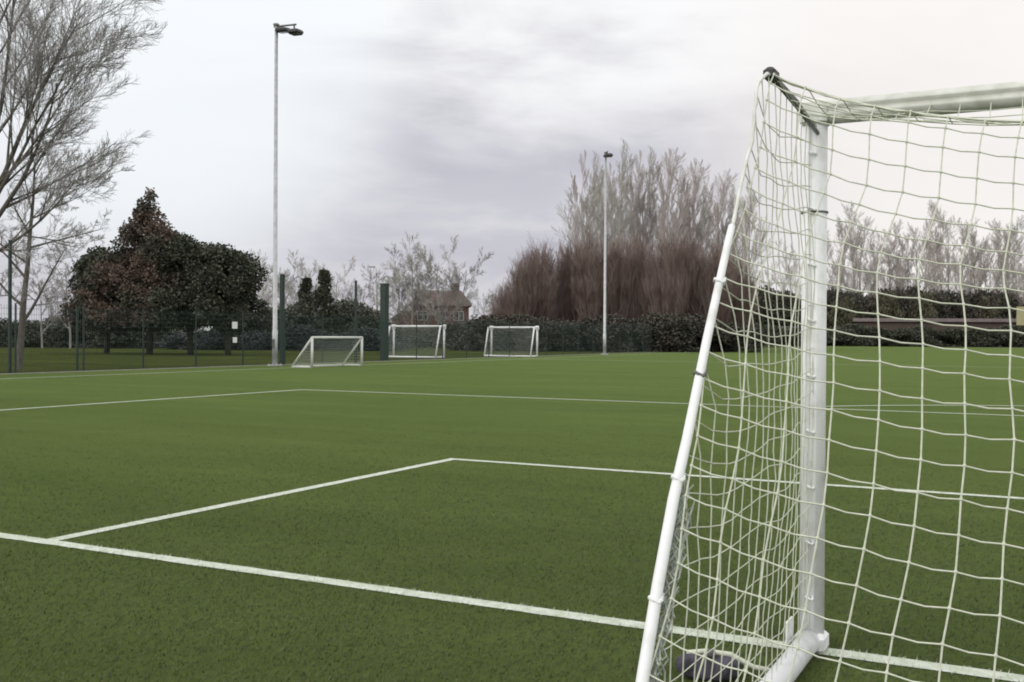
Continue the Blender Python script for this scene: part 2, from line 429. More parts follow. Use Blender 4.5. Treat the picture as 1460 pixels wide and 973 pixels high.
# black clips holding the net along the near stanchion and the post
def clip_part(p, r, parent, m='black'):
    b = MB(); pts = []
    for k in range(9):
        a = 2*math.pi*k/8; pts.append(Vector(p)+Vector((math.cos(a)*r, math.sin(a)*r, .006*math.sin(a*2))))
    b.tube(pts, .0055, 6, cap=False); b.tube([Vector(p)+Vector((r*.2, r*.95, -.012)), Vector(p)+Vector((r*.5, r*1.5, .012))], .008, 6)
    b.build('net_clip', M[m], parent)
for k in range(5):
    s = 1.15+k*.36; p = prof_at(s); clip_part((0, p.y, p.z), .0175+.0004*k, goal, 'steel_shade' if k % 3 == 1 else 'paint')
for k in range(9): clip_part((0, -.052, .25+k*.25), .016, goal, 'paint')
# gathered net bunched against the stanchion and at the foot
b = MB(); rnd = random.Random(3)
for k in range(70):
    z = rnd.uniform(.25, 1.05); y0 = back_y(z)+.03; pts = []
    for q in range(6):
        z2 = z-.035*q; pts.append(Vector((.01+rnd.uniform(-.025, .035), back_y(max(.06, z2))+.045+rnd.uniform(-.03, .035), max(.02, z2))))
    strand(b, pts, .0028)
b.build('gathered_net', M['fnet'], goal)

# anchor bag beside the ground bar
bag = empty('anchor_bag', at(1016, 4.33), R(8), 'dark purple-grey anchor bag slumped on the turf at the foot of the large goal', 'sandbag')
b = MB(); nU, nV = 28, 12; n0 = 0
for j in range(nV+1):
    ph = math.pi*j/nV-math.pi/2
    for i in range(nU):
        th = 2*math.pi*i/nU
        ex = lambda c, p: math.copysign(abs(c)**p, c)
        x = .135*ex(math.cos(th), .7)*ex(math.cos(ph), .6); y = .10*ex(math.sin(th), .7)*ex(math.cos(ph), .6); z = .045+.045*ex(math.sin(ph), .8)
        k = 1+.22*n3(x*11, y*11, z*11)+.16*n3(x*31, y*27, z*31); b.v.append(Vector((x*k, y*k, max(.002, z*k))))
for j in range(nV):
    for i in range(nU):
        a = j*nU+i; c = j*nU+(i+1) % nU; b.f.append((a, c, c+nU, a+nU)); b.m.append(0)
b.build('bag', M['bag'], bag, True)
b = MB(); b.tube([(-.10, .0, .092), (-.02, .01, .104), (.08, .02, .098), (.17, .04, .05), (.30, .06, .03)], .011, 8); b.build('strap', M['net'], bag, True)
b = MB(); b.box((.0, -.02, .104), (.04, .08, .02), bev=.008); b.build('handle', M['black'], bag)

# ------------------------------------------------------------------ floodlight masts
def mast(loc, hgt, rz, label, r0=.125):
    t = empty('floodlight_mast', loc, rz, label, 'floodlight', 'floodlight masts along the fence')
    b = MB(); b.tube([(0, 0, 0), (0, 0, 1.6), (0, 0, 1.62), (0, 0, hgt)], [r0, r0, r0*.84, r0*.6], 16); b.build('pole', M['galv'], t, True)
    b = MB(); b.box((0, 0, .03), (.5, .5, .06), bev=.01)
    for sx in (-1, 1):
        for sy in (-1, 1): b.tube([(sx*.19, sy*.19, .03), (sx*.19, sy*.19, .11)], .018, 6)
    b.build('base_plate', M['galv'], t)
    b = MB(); b.box((0, -r0*.93, 1.0), (.13, .03, .42), bev=.006); b.build('hatch', M['steel_shade'], t)
    b = MB(); b.tube([(-.12, 0, hgt-.06), (1.02, 0, hgt-.06)], .045, 8); b.box((0, 0, hgt+.02), (.22, .22, .10), bev=.02); arm = b.build('cross_arm', M['steel_shade'], t)
    for (x, z, tl) in ((.28, hgt-.22, 10), (.92, hgt-.36, 4)):
        rot = Matrix.Rotation(R(tl), 3, 'X')
        b = MB(); b.box((x, .10, z), (.54, .62, .20), bev=.06, M=rot)
        b.tube([(x, 0, z+.05), (x, 0, hgt-.05)], .035, 6)
        lamp = b.build('floodlight_head', M['lampbox'], t)
        b = MB(); b.box(Vector((x, .10, z))+rot @ Vector((0, .02, -.106)), (.44, .48, .012), M=rot); b.build('lamp_glass', M['lamppane'], lamp)
    return t
p = at(392, 46.8); mast(p, 15.35, R(8), 'tall pale floodlight mast on the left, beside the small goal')
p = at(862, 80.0); mast(p, 15.55, R(-60), 'distant floodlight mast in front of the reddish thicket')

# ------------------------------------------------------------------ fence
fence = empty('weldmesh_fence', (FX, 8, 0), 0, 'dark green weldmesh fence along the far side of the pitch', 'fence')
STEP = 2.9; FH_ = 2.45
pm = MB(); pm.box((0, 0, FH_/2), (.05, .05, FH_), bev=.008); pm.box((0, 0, FH_+.01), (.06, .06, .02))
pmesh = pm.mesh('post', M['fence'])
tm = MB(); tm.box((0, 0, 2.1), (.24, .22, 4.2), bev=.02); tm.box((0, 0, 4.21), (.27, .25, .03), bev=.005); tmesh = tm.mesh('post', M['fence'])
wm = MB()
x = .05
while x < STEP:
    wm.box((0, x, 1.22), (.006, .006, 2.36)); x += .05*2
for zz in [i*.2+.08 for i in range(12)]: wm.box((.007, STEP/2, zz), (.007, STEP-.08, .009))
wmesh = wm.mesh('mesh_panel', M['wire'])
NP = 33
for k in range(NP+1):
    yy = k*STEP
    link_mesh('post', pmesh, fence, (0, yy, 0))
    if k < NP: link_mesh('mesh_panel', wmesh, fence, (0, yy, 0))
for px, d, w, hz, lab in ((14, 37.0, .42, 1.12, 'slim tall post at the left edge of the picture'), (110, 39.5, .34, .58, 'slim low post'), (402, 48.5, .8, 1.0, 'thick tall dark post beside the pale mast'),
                      (507, 53.5, .45, 1.0, 'slim tall post left of the thickest post'), (548, 56.5, 1.6, 1.0, 'thickest post, very dark green and tall')):
    q = at(px, d); o = link_mesh('tall_post', tmesh, fence, (q.x-FX, q.y-8, 0)); o.scale = (w, w, hz); o['label'] = lab

# white notices fixed on the fence
for (px, z, s, lab) in ((370, 1.82, .34, 'upper white notice plate on the fence left of the tall mast'), (371, 1.16, .27, 'lower white notice plate on the fence left of the tall mast')):
    q = at(px, 45.6)
    t = empty('notice_plate', (FX+.05, q.y, z-s/2), R(90), lab, 'sign', 'white notices on the fence')
    b = MB(); b.box((0, 0, s/2), (s, .012, s*.9), bev=.004); b.build('plate', M['sign'], t)
    b = MB()
    b.box((0, .022, s/2), (s*.5, .03, .03))
    b.build('bracket', M['steel_shade'], t)

# ------------------------------------------------------------------ small goals
def small_goal(loc, rz, w, hh, dep, top, label, m, netm, group, r=.04, caps=True):
    """mouth along local x, net towards local +y"""
    t = empty('small_goal', loc, rz, label, 'goal', group)
    for sx in (-1, 1):
        x = sx*w/2
        b = MB(); b.tube([(x, 0, 0), (x, 0, hh)], r, 10); b.build('post', m, t, True)
        b = MB(); b.tube([(x, 0, hh), (x, top, hh), (x, dep, .04)] if top else [(x, 0, hh), (x, dep, .04)], r*.85, 8); b.build('side_brace', m, t, True)
        b = MB(); b.tube([(x, 0, .035), (x, dep, .035)], r*.85, 8); b.build('ground_bar', m, t, True)
        if caps:
            b = MB(); b.box((x, -.01, hh-.04), (.26, .14, .30), bev=.03); b.build('corner_bracket', M['sign'], t)
    b = MB(); b.tube([(-w/2, 0, hh), (w/2, 0, hh)], r, 10); b.build('crossbar', m, t, True)
    b = MB(); b.tube([(-w/2, dep, .035), (w/2, dep, .035)], r*.85, 8); b.build('rear_bar', m, t, True)
    b = MB(); c = .12; prof = [(0, hh), (top, hh), (dep, .04)] if top else [(0, hh), (dep, .04)]
    L = [0]
    for i in range(len(prof)-1): L.append(L[-1]+math.dist(prof[i], prof[i+1]))
    def pa(s):
        for i in range(len(prof)-1):
            if s <= L[i+1]+1e-6:
                k = (s-L[i])/(L[i+1]-L[i]); return prof[i][0]+k*(prof[i+1][0]-prof[i][0]), prof[i][1]+k*(prof[i+1][1]-prof[i][1])
        return prof[-1]
    n = int(L[-1]/c); nr = .0045
    for j in range(n+1):
        y, z = pa(L[-1]*j/n); strand(b, [(-w/2+w*k/8, y, max(.02, z-.10*math.sin(math.pi*k/8))) for k in range(9)], nr)
    for i in range(int(w/c)+1):
        x = -w/2+i*c; sg = .10*math.sin(math.pi*(x+w/2)/w); strand(b, [(x, pa(L[-1]*j/10)[0], max(.02, pa(L[-1]*j/10)[1]-sg)) for j in range(11)], nr)
    for x in (-w/2, w/2):
        y = c
        while y < dep:
            zt = hh if y <= top else hh*(dep-y)/(dep-top); strand(b, [(x, y, .03), (x, y, zt)], nr); y += c
        z = c
        while z < hh: strand(b, [(x, 0, z), (x, dep-(dep-top)*z/hh, z)], nr); z += c
    b.build('net', netm, t)
    return t
p = at(445, 44.0); q = at(516, 47.3)
mid = (p+q)/2; d = q-p
small_goal(mid, math.atan2(d.y, d.x), d.length, 1.30, 1.05, 0, 'low white goal with sloping sides standing at the foot of the tall mast', M['oldpaint'], M['fnet'], 'small training goals', r=.055, caps=False)
for (px, dp, w, lab) in ((597, 67, 3.75, 'grey training goal with white corners just right of the thick fence post'), (733, 72, 3.5, 'grey training goal with white corners against the left end of the reddish thicket')):
    p = at(px, dp)
    small_goal(p, R(2), w, 2.0, -1.1, -.5, lab, M['paint'], M['fnet'], 'small training goals', r=.065)

# ------------------------------------------------------------------ trees
def grow(rng, tb, cb, base, dirv, length, rad, level, maxl, up=.25, spread=38, kids=(5, 7), twig_r=.008, wig=.18, shrink=.62, minr=.006, thin_level=2, start=.25):
    n = 6 if level < 2 else 4
    p = Vector(base); d = Vector(dirv).normalized(); pts = [p.copy()]; rs = [rad]; dirs = [d.copy()]
    for i in range(n):
        d = (d+Vector((rng.uniform(-wig, wig), rng.uniform(-wig, wig), rng.uniform(-wig, wig)+up*.25))).normalized()
        p = p+d*(length/n); pts.append(p.copy()); dirs.append(d.copy()); rs.append(max(minr*.6, rad*(1-.78*(i+1)/n)))
    if level < thin_level: tb.tube(pts, rs, 7 if level == 0 else 5, cap=False)
    else: cb.tube(pts, rs, 3, cap=False)
    if level >= maxl: return
    nk = rng.randint(*kids)
    for k in range(nk):
        t = start+(1-start)*(k+rng.random())/nk
        i = min(n-1, int(t*n)); fr = t*n-i
        bp = pts[i].lerp(pts[i+1], fr); bd = dirs[i]
        u, v = frame_of(bd); a = rng.uniform(0, 2*math.pi); sp = R(spread*rng.uniform(.6, 1.3))
        nd = bd*math.cos(sp)+(u*math.cos(a)+v*math.sin(a))*math.sin(sp)
        nl = length*shrink*rng.uniform(.7, 1.15)*(1.15-.5*t); nr = max(minr, rs[i]*.55)
        grow(rng, tb, cb, bp, nd, nl, nr, level+1, maxl, up, spread, kids, twig_r, wig*1.05, shrink, minr, thin_level, .15)

def make_tree(seed, hgt, trunk_r, bark, twigm, maxl=4, first=.3, **kw):
    rng = random.Random(seed); tb, cb = MB(), MB()
    grow(rng, tb, cb, (0, 0, -.1), (rng.uniform(-.03, .03), rng.uniform(-.03, .03), 1), hgt, trunk_r, 0, maxl, start=first, **kw)
    return tb.mesh('trunk', bark, True), cb.mesh('crown', twigm)

def plant(name, meshes, loc, rz, sc, label, cat, group=None, szs=None):
    t = empty(name, loc, rz, label, cat, group, sc)
    if szs: t.scale = (szs[0], szs[0], szs[1])
    link_mesh('trunk', meshes[0], t); link_mesh('crown', meshes[1], t)
    return t

# big bare tree whose crown fills the upper left corner
rng = random.Random(21); tb, cb = MB(), MB()
tb.tube([(0, 0, -.1), (.05, 0, 1.5), (.12, .05, 3.6), (.2, .1, 5.2)], [.36, .30, .26, .24], 10)
for (dx, dz, L, r, bz) in ((1.0, .95, 7.8, .12, 4.3), (.85, 1.4, 9.5, .13, 4.9), (.45, 1.5, 10, .13, 5.2), (.1, 1, 11, .14, 5.2), (-.6, 1, 9, .13, 4.9), (-1, .8, 8, .11, 4.2), (1.0, .32, 6.4, .085, 3.8), (.75, .75, 8.2, .10, 4.8)):
    for dy in (rng.uniform(-.5, .5),):
        grow(rng, tb, cb, (.15, .05, bz), (dx, dy, dz), L, r, 1, 5, up=.32, spread=33, kids=(6, 8), wig=.10, shrink=.56, minr=.008, thin_level=3)
big = plant('bare_tree', (tb.mesh('trunk', M['bark'], True), cb.mesh('crown', M['twig'])), at(-55, 40), YAW, 1,
            'large leafless tree whose spreading grey branches fill the upper left corner', 'tree')
# slim tree with a thin trunk at the left edge
ms = make_tree(5, 8.2, .15, M['bark'], M['twig'], 4, .22, up=.12, spread=58, kids=(7, 10), wig=.06, shrink=.42, minr=.007)
plant('bare_tree', ms, at(26, 40.5), 0, 1, 'slim leafless tree with a thin straight trunk behind the fence at the left edge', 'tree')

def leaf_crown(rng, blobs, n, size, m, hollow=.35):
    """leaf sprays scattered through clumps; each spray is a small folded leaf cluster"""
    b = MB(); tot = sum(r[1][0]*r[1][1]*r[1][2] for r in blobs)
    for (c, rr) in blobs:
        k = int(n*rr[0]*rr[1]*rr[2]/tot)
        for _ in range(k):
            v = Vector((rng.gauss(0, 1), rng.gauss(0, 1), rng.gauss(0, 1))).normalized()*(rng.uniform(hollow, 1)**.5)
            nn = 1+.48*noise.noise(Vector(c)+v*1.7)+.18*noise.noise(v*4.5+Vector(c))
            p = Vector(c)+Vector((v.x*rr[0], v.y*rr[1], v.z*rr[2]))*nn
            s = size*rng.uniform(.5, 1.3); d = (v+Vector((rng.uniform(-1, 1), rng.uniform(-1, 1), rng.uniform(-.9, .7)))).normalized()
            u, w = frame_of(d); a = rng.uniform(0, 6.28); u2 = u*math.cos(a)+w*math.sin(a)
            b.quad(p, p+u2*s*.45+d*s*.5, p+d*s, p-u2*s*.45+d*s*.5)
    return b
def clumps(rng, shape, n, r):
    out = []
    while len(out) < n:
        q = shape(rng)
        rr = r*rng.uniform(.45, 1.4)*(1 if q.z < 7 else max(.35, 1-(q.z-7)*.17)); out.append((q, (rr, rr, rr*rng.uniform(.6, .9))))
    return out
def cone_shape(hw, z0, z1, top=.05, pw=.85):
    def f(rng):
        t = rng.random()**1.15; z = z0+(z1-z0)*t; rad = hw*((1-t)**pw+top)*math.sqrt(rng.uniform(.15, 1)); a = rng.uniform(0, 6.28)
        return Vector((rad*math.cos(a), rad*math.sin(a), z))
    return f
def dome_shape(hw, z0, z1):
    def f(rng):
        t = rng.random(); z = z0+(z1-z0)*t; rad = hw*math.sqrt(max(.04, 1-(t*.95)**2.2))*math.sqrt(rng.uniform(.1, 1)); a = rng.uniform(0, 6.28)
        return Vector((rad*math.cos(a), rad*math.sin(a), z))
    return f
def leafy_tree(seed, hgt, hw, z0, shape, ncl, r, n, size, leafm, trunk_r=.22, leanx=0):
    rng = random.Random(seed)
    cl = clumps(rng, shape, ncl, r)
    cb = leaf_crown(rng, cl, n, size, leafm)
    tb = MB(); tb.tube([(0, 0, -.1), (.05, .02, z0*.6), (.1+leanx, .0, z0+1), (leanx, 0, hgt*.8)], [trunk_r, trunk_r*.8, trunk_r*.65, .05], 8)
    for (c, rr) in cl[:26]:
        zb = min(c.z-.3, z0+rng.uniform(-.6, .12*hgt)); zb = max(.9*z0-.5, zb)
        m = Vector((c.x*.45, c.y*.45, (zb+c.z)/2+.1)); tb.tube([(0.05, 0, zb), m, c], [trunk_r*.35, trunk_r*.22, .02], 5, cap=False)
    return tb.mesh('trunk', M['darkbark'], True), cb.mesh('crown', leafm)

# the dark clump of evergreens behind the fence on the left
ev1 = leafy_tree(31, 11.2, 3.8, 2.6, cone_shape(5.3, 2.4, 11.3, .0, 1.0), 190, .85, 80000, .17, M['brownleaf'], .26)
ev2 = leafy_tree(32, 8.3, 3.6, 2.0, dome_shape(3.0, 2.2, 7.4), 90, .85, 56000, .18, M['ever'], .24)
ev3 = leafy_tree(33, 7.6, 3.0, 1.8, dome_shape(2.5, 2.1, 6.7), 76, .8, 46000, .18, M['ever'], .22)
G = 'evergreens in the dark clump behind the fence'
plant('evergreen_tree', ev1, at(213, 72.5), .4, 1, 'tallest tree of the dark clump, with a pointed top and bronze brown foliage', 'tree', G)
plant('evergreen_tree', ev2, at(152, 74), 1.0, .92, 'dark evergreen forming the left shoulder of the clump behind the fence', 'tree', G)
plant('evergreen_tree', ev3, at(325, 70), 2.2, 1, 'rounded dark evergreen at the right end of the clump', 'tree', G)
plant('evergreen_tree', ev2, at(272, 71), 3.0, .98, 'dark evergreen in the middle of the clump, right of the bronze tree', 'tree', G)

# dark bushes and hedges
def bush_mesh(seed, hw, hgt, n, size, leafm):
    rng = random.Random(seed); cl = clumps(rng, dome_shape(hw, .25, hgt*.88), 34, hw*.33)
    cb = leaf_crown(rng, cl, n, size, leafm, .2); tb = MB()
    for k in range(7):
        a = rng.uniform(0, 6.28); tb.tube([(0, 0, -.05), (hw*.25*math.cos(a), hw*.25*math.sin(a), hgt*.4), (hw*.5*math.cos(a), hw*.5*math.sin(a), hgt*.75)], [.07, .05, .02], 5, cap=False)
    return tb.mesh('stem', M['darkbark'], True), cb.mesh('foliage', leafm)
def bush(meshes, loc, rz, sx, sz, label, group):
    t = empty('bush', loc, rz, label, 'bush', group); t.scale = (sx, sx, sz)
    link_mesh('stem', meshes[0], t); link_mesh('foliage', meshes[1], t); return t
B_dark = bush_mesh(41, 3.2, 4.2, 16000, .22, M['hedge']); B_dark2 = bush_mesh(44, 3.2, 4.2, 14000, .22, M['ever'])
B_brown = bush_mesh(45, 3.2, 4.2, 14000, .25, M['brownhedge']); B_teal = bush_mesh(42, 3.0, 3.0, 14000, .20, M['teal']); B_olive = bush_mesh(43, 2.8, 4.0, 7000, .32, M['olive'])
rng = random.Random(9)
ORD = ['first', 'second', 'third', 'fourth', 'fifth', 'sixth', 'seventh', 'eighth', 'ninth', 'tenth', 'eleventh', 'twelfth', 'thirteenth', 'fourteenth', 'fifteenth', 'sixteenth', 'seventeenth', 'eighteenth', 'nineteenth', 'twentieth', 'twenty-first', 'twenty-second', 'twenty-third', 'twenty-fourth', 'twenty-fifth', 'twenty-sixth', 'twenty-seventh', 'twenty-eighth', 'twenty-ninth', 'thirtieth']
def row(meshes, pxs, depth, sz, what, where, group, dj=4, sx=1.0):
    for i, px in enumerate(pxs):
        s = sz*rng.uniform(.85, 1.12)
        bush(meshes, at(px, depth+rng.uniform(-dj, dj)), rng.uniform(0, 6.28), sx*rng.uniform(.9, 1.15), s, f'{what}, {ORD[i]} from the left {where}', group)
row(B_dark2, [-20, 30, 78, 122, 170, 215], 105, .72, 'low dark bush', 'in the hedge left of and behind the evergreens', 'hedge bushes at the far left')
row(B_teal, [270, 320, 372, 420, 462, 505, 540], 98, .62, 'clipped blue-green hedge bush', 'behind the small white goal', 'blue-green hedge behind the small goal')
row(B_dark, [395, 428, 492, 520], 112, 1.15, 'tall dark bush', 'between the pale mast and the thick fence post', 'tall bushes between the masts')
row(B_dark, [575, 640, 672, 700], 118, .62, 'low bush', 'in front of the brick house', 'bushes in front of the brick house')
cy = leafy_tree(50, 7.5, 1.6, .8, cone_shape(2.1, .6, 7.7, .0, 1.0), 80, .42, 12000, .2, M['ever'], .12)
plant('conifer', cy, at(462, 104), 0, 1.0, 'small pointed dark conifer between the pale mast and the thick fence post', 'tree')
plant('conifer', cy, at(437, 112), 2, .95, 'shorter dark conifer just right of the gate post by the pale mast', 'tree')

# reddish thicket: bushy multi-stemmed willows
def thicket(seed, hw, hgt, stems, m):
    rng = random.Random(seed); tb, cb = MB(), MB()
    for k in range(stems):
        a = rng.uniform(0, 6.28); lean = rng.uniform(.02, 1.0)*hw/hgt; hh = hgt*(1-.42*(lean*hgt/hw)**2)*rng.uniform(.78, 1.05)
        d = Vector((math.cos(a)*lean, math.sin(a)*lean, 1)); p = Vector((math.cos(a)*lean*1.1, math.sin(a)*lean*1.1, -.05)); pts = [p]
        for i in range(5):
            p = p+d.normalized()*(hh/5)+Vector((rng.uniform(-.12, .12), rng.uniform(-.12, .12), 0)); pts.append(p)
            d.x *= .86; d.y *= .86
        r0 = rng.uniform(.03, .06)
        tb.tube(pts, [r0, r0*.85, r0*.65, r0*.45, r0*.3, .006], 4, cap=False)
        for q in range(16):
            t = rng.uniform(.12, 1)*5; i = min(4, int(t)); bp = pts[i].lerp(pts[i+1], t-i); L = rng.uniform(.7, 1.9)
            aa = rng.uniform(0, 6.28); sp = rng.uniform(.2, .62); nd = Vector((math.cos(aa)*sp, math.sin(aa)*sp, 1)).normalized()
            e = bp+nd*L; cb.tube([bp, (bp+e)/2+Vector((rng.uniform(-.05, .05),)*3), e], [.014, .010, .004], 3, cap=False)
            for w in range(3):
                aa = rng.uniform(0, 6.28); nd2 = (nd+Vector((math.cos(aa), math.sin(aa), .2))*.55).normalized(); bb = bp.lerp(e, rng.uniform(.2, .8))
                cb.tube([bb, bb+nd2*L*.45], [.008, .004], 3, cap=False)
    return tb.mesh('trunk', M['redtwig'], True), cb.mesh('crown', m)
T1 = thicket(61, 4.2, 10.6, 190, M['redtwig']); T2 = thicket(62, 3.6, 10.2, 160, M['redtwig'])
thick = [(716, 104, .60), (742, 102, .84), (774, 103, 1.0), (808, 105, .98), (842, 103, 1.03), (876, 104, 1.05), (912, 104, 1.04), (948, 102, 1.02), (984, 104, 1.03), (1020, 103, 1.0), (1056, 106, .86), (760, 110, .98), (826, 111, 1.04), (894, 112, 1.08), (966, 111, 1.06), (1035, 112, .95)]
for i, (px, dp, s) in enumerate(sorted(thick)):
    plant('willow', (T1, T2)[i % 2], at(px, dp), i*1.3, s, f'reddish brown many-stemmed willow, {ORD[i]} from the left in the thicket', 'shrub', 'willows of the reddish thicket')
row(B_brown, [706, 735, 768, 800, 835, 868, 902, 938, 972, 1004, 1036], 98.5, .74, 'dark bush', 'along the foot of the reddish thicket', 'dark bushes under the reddish thicket', 1.5)

# tall poplars behind the thicket
def poplar(seed, hgt, twm, sp=24):
    return make_tree(seed, hgt, .22, M['twigp'], twm, 4, .18, up=.8, spread=sp, kids=(8, 11), wig=.06, shrink=.42, minr=.013)
P = [poplar(71, 21, M['twigp']), make_tree(72, 20, .24, M['twigo'], M['twigo'], 4, .2, up=.55, spread=30, kids=(8, 11), wig=.08, shrink=.46, minr=.013), make_tree(73, 20.5, .24, M['twigp'], M['twigp'], 4, .2, up=.5, spread=34, kids=(8, 11), wig=.08, shrink=.45, minr=.013)]
pops = []
for i in range(19):
    px = 832+i*13.2; env = .84+.16*math.sin(math.pi*min(1, (px-815)/200)) if px < 1030 else .86-.0035*(px-1030)
    pops.append((px, env*rng.uniform(.84, 1.0), i % 3))
for i, (px, s, k) in enumerate(pops):
    plant('poplar', P[k], at(px+rng.uniform(-4, 4), 126+rng.uniform(-7, 7)), i*2.1, s, f'tall leafless poplar, {ORD[i]} from the left behind the reddish thicket', 'tree', 'tall poplars behind the reddish thicket')
# paler trees far right, seen through the net
A = [make_tree(81, 19, .28, M['twigp'], M['twigp'], 4, .22, up=.5, spread=32, kids=(6, 9), wig=.10, shrink=.50, minr=.020),
     make_tree(82, 19, .28, M['twigo'], M['twigo'], 4, .22, up=.45, spread=34, kids=(6, 9), wig=.10, shrink=.50, minr=.020)]
far = [(1056, .72), (1070, .80), (1090, .62), (1112, .60), (1130, .74)]+[(1184+i*12.2, .93+.10*math.sin(i*1.9)+.05*math.sin(i*.7)) for i in range(24)]
for i, (px, s) in enumerate(far):
    plant('bare_tree', A[i % 2], at(px, 205+rng.uniform(-10, 10)), i*1.7, s*rng.uniform(1.0, 1.14), f'pale leafless tree seen through the net, {ORD[i]} from the left in the far tree belt', 'tree', 'leafless trees of the far right tree belt')
# hazy small trees around the house and left horizon
C = [make_tree(91, 9, .14, M['twigo'], M['twigo'], 4, .12, up=.35, spread=42, kids=(6, 9), wig=.14, shrink=.5, minr=.016),
     make_tree(92, 9, .14, M['twig'], M['twig'], 4, .12, up=.35, spread=42, kids=(6, 9), wig=.14, shrink=.5, minr=.016)]
mids = [(372, 1.0), (398, .95), (424, .95), (446, .8), (488, .9), (512, .8), (532, .85), (566, 1.0), (586, 1.15), (607, 1.1), (632, 1.15), (652, 1.05), (684, .65)]
for i, (px, s) in enumerate(mids):
    plant('bare_tree', C[i % 2], at(px, 122+rng.uniform(-3, 3)), i*1.1, s, f'small leafless tree, {ORD[i]} from the left between the pale mast and the reddish thicket', 'tree', 'small leafless trees near the brick house')
for i, (px, s) in enumerate([(-10, .8), (60, .7), (100, .8)]):
    plant('bare_tree', C[1], at(px, 96), i*2.3, s, f'low twiggy tree, {ORD[i]} from the left above the hedge at the far left', 'tree', 'low twiggy trees at the far left')

# bushes and undergrowth far right
row(B_brown, [1062, 1092, 1122, 1180, 1216, 1246, 1272, 1300, 1338, 1372, 1398, 1428, 1452], 198, 2.35, 'dark brownish bush', 'behind the low brick building seen through the net', 'dark bushes behind the low brick building', 2, 1.5)
row(B_dark2, [1052, 1080, 1108, 1136, 1184, 1214, 1250, 1284, 1312, 1352, 1386, 1412, 1440, 1466], 175.5, .80, 'low dark hedge bush', 'along the far right edge of the pitch', 'low hedge along the far edge of the pitch', .5, 1.3)
row(B_olive, [1205, 1262, 1318, 1412], 193, 2.1, 'olive green bush', 'beside the low brick building', 'olive bushes by the low brick building', 1)

# ------------------------------------------------------------------ buildings
def window_part(parent, x, z, w, hgt, y=0, fm='frame'):
    b = MB(); t = .07
    b.box((x, y-.03, z+hgt/2-t/2), (w, .08, t)); b.box((x, y-.03, z-hgt/2+t/2), (w, .08, t))
    b.box((x-w/2+t/2, y-.03, z), (t, .08, hgt-2*t)); b.box((x+w/2-t/2, y-.03, z), (t, .08, hgt-2*t)); b.box((x, y-.03, z), (t, .06, hgt-2*t))
    f = b.build('window', M[fm], parent)
    b = MB(); b.box((x, y-.012, z), (w-2*t, .02, hgt-2*t)); b.build('pane', M['glass'], f)
# brick house (local x along the front, front at y=0)
p = at(628, 132); house = empty('brick_house', p, YAW+R(4), 'brick house with a pinkish tiled roof behind the training goal', 'house')
b = MB(); b.box((0, 4, 2.6), (7.2, 8, 5.2)); b.build('wall', M['brick'], house)
b = MB(); b.prism([(-4.0, 5.2), (4.0, 5.2), (4.0, 5.32), (2.6, 7.1), (-2.6, 7.1), (-4.0, 5.32)], -.4, 8.4); rf = b.build('roof', M['roof'], house)
b = MB(); b.box((2.0, 4, 7.5), (.8, .6, 1.3), bev=.02); b.box((2.0, 4, 8.2), (.9, .7, .12)); b.build('chimney', M['brick2'], rf)
for x in (-2.3, 0, 2.3):
    window_part(house, x, 3.9, 1.3, 1.2)
    if x: window_part(house, x, 1.4, 1.5, 1.3)
b = MB(); b.box((0, -.04, 1.05), (.95, .08, 2.1), bev=.01); dr = b.build('door', M['frame'], house)
b = MB(); b.tube([(.36, -.12, 1.0), (.36, -.12, 1.15)], .02, 6); b.build('handle', M['steel_shade'], dr)
p = at(577, 140); ho2 = empty('brick_annexe', p, YAW-R(6), 'low brick annexe with a pale gable left of the brick house', 'house')
b = MB(); b.prism([(-1.8, 0), (1.8, 0), (1.8, 3.6), (0, 4.9), (-1.8, 3.6)], 0, 6); b.build('wall', M['brick'], ho2)
b = MB(); b.prism([(-2.0, 3.55), (-1.82, 3.62), (0, 4.93), (1.82, 3.62), (2.0, 3.55), (0, 5.1)], -.25, 6.25); b.build('roof', M['render'], ho2)
window_part(ho2, 0, 1.6, 1.2, 1.2)
# pale shed
p = at(664, 124); sh = empty('pale_shed', p, YAW, 'small pale shed between the brick house and the reddish thicket', 'shed')
b = MB(); b.box((0, 1.2, 1.4), (1.7, 2.4, 2.8)); b.build('wall', M['render'], sh)
b = MB(); b.prism([(-1.05, 2.78), (1.05, 2.78), (1.05, 2.9), (-1.05, 3.15)], -.2, 2.6); b.build('roof', M['steel_shade'], sh)
b = MB(); b.box((.2, -.02, 1.0), (.8, .04, 2.0)); b.build('door', M['steel_shade'], sh)
# low brick building seen through the net
p = at(1345, 186); pav = empty('brick_pavilion', p, YAW-R(8), 'long low brown brick building with a pale roof edge seen through the goal net', 'building')
b = MB(); b.box((0, 4, 2.15), (30, 8, 4.3)); b.build('wall', M['brick2'], pav)
b = MB(); b.box((0, 4, 4.62), (31, 9, .62), bev=.05); b.build('roof', M['fascia'], pav)
for x in (-12, -7, 1.5, 8.5): window_part(pav, x, 2.6, 1.5, .9, 0, 'steel_shade')
b = MB(); b.box((-3, -.04, 1.1), (1.6, .08, 2.2)); dr = b.build('door', M['glass'], pav)
b = MB(); b.tube([(-2.9, -.12, 1.0), (-2.9, -.12, 1.3)], .02, 6); b.build('handle', M['rim'], dr)
p = at(1100, 190); pv2 = empty('grey_outbuilding', p, YAW, 'low grey outbuilding seen between the white stanchion and the post', 'building')
b = MB(); b.box((0, 3, 1.6), (9, 6, 3.2)); b.build('wall', M['render'], pv2)
b = MB(); b.box((0, 3, 3.32), (9.8, 6.8, .24), bev=.04); b.build('roof', M['steel_shade'], pv2)
window_part(pv2, -2.2, 1.8, 1.8, 1.0); window_part(pv2, 2.2, 1.8, 1.8, 1.0)
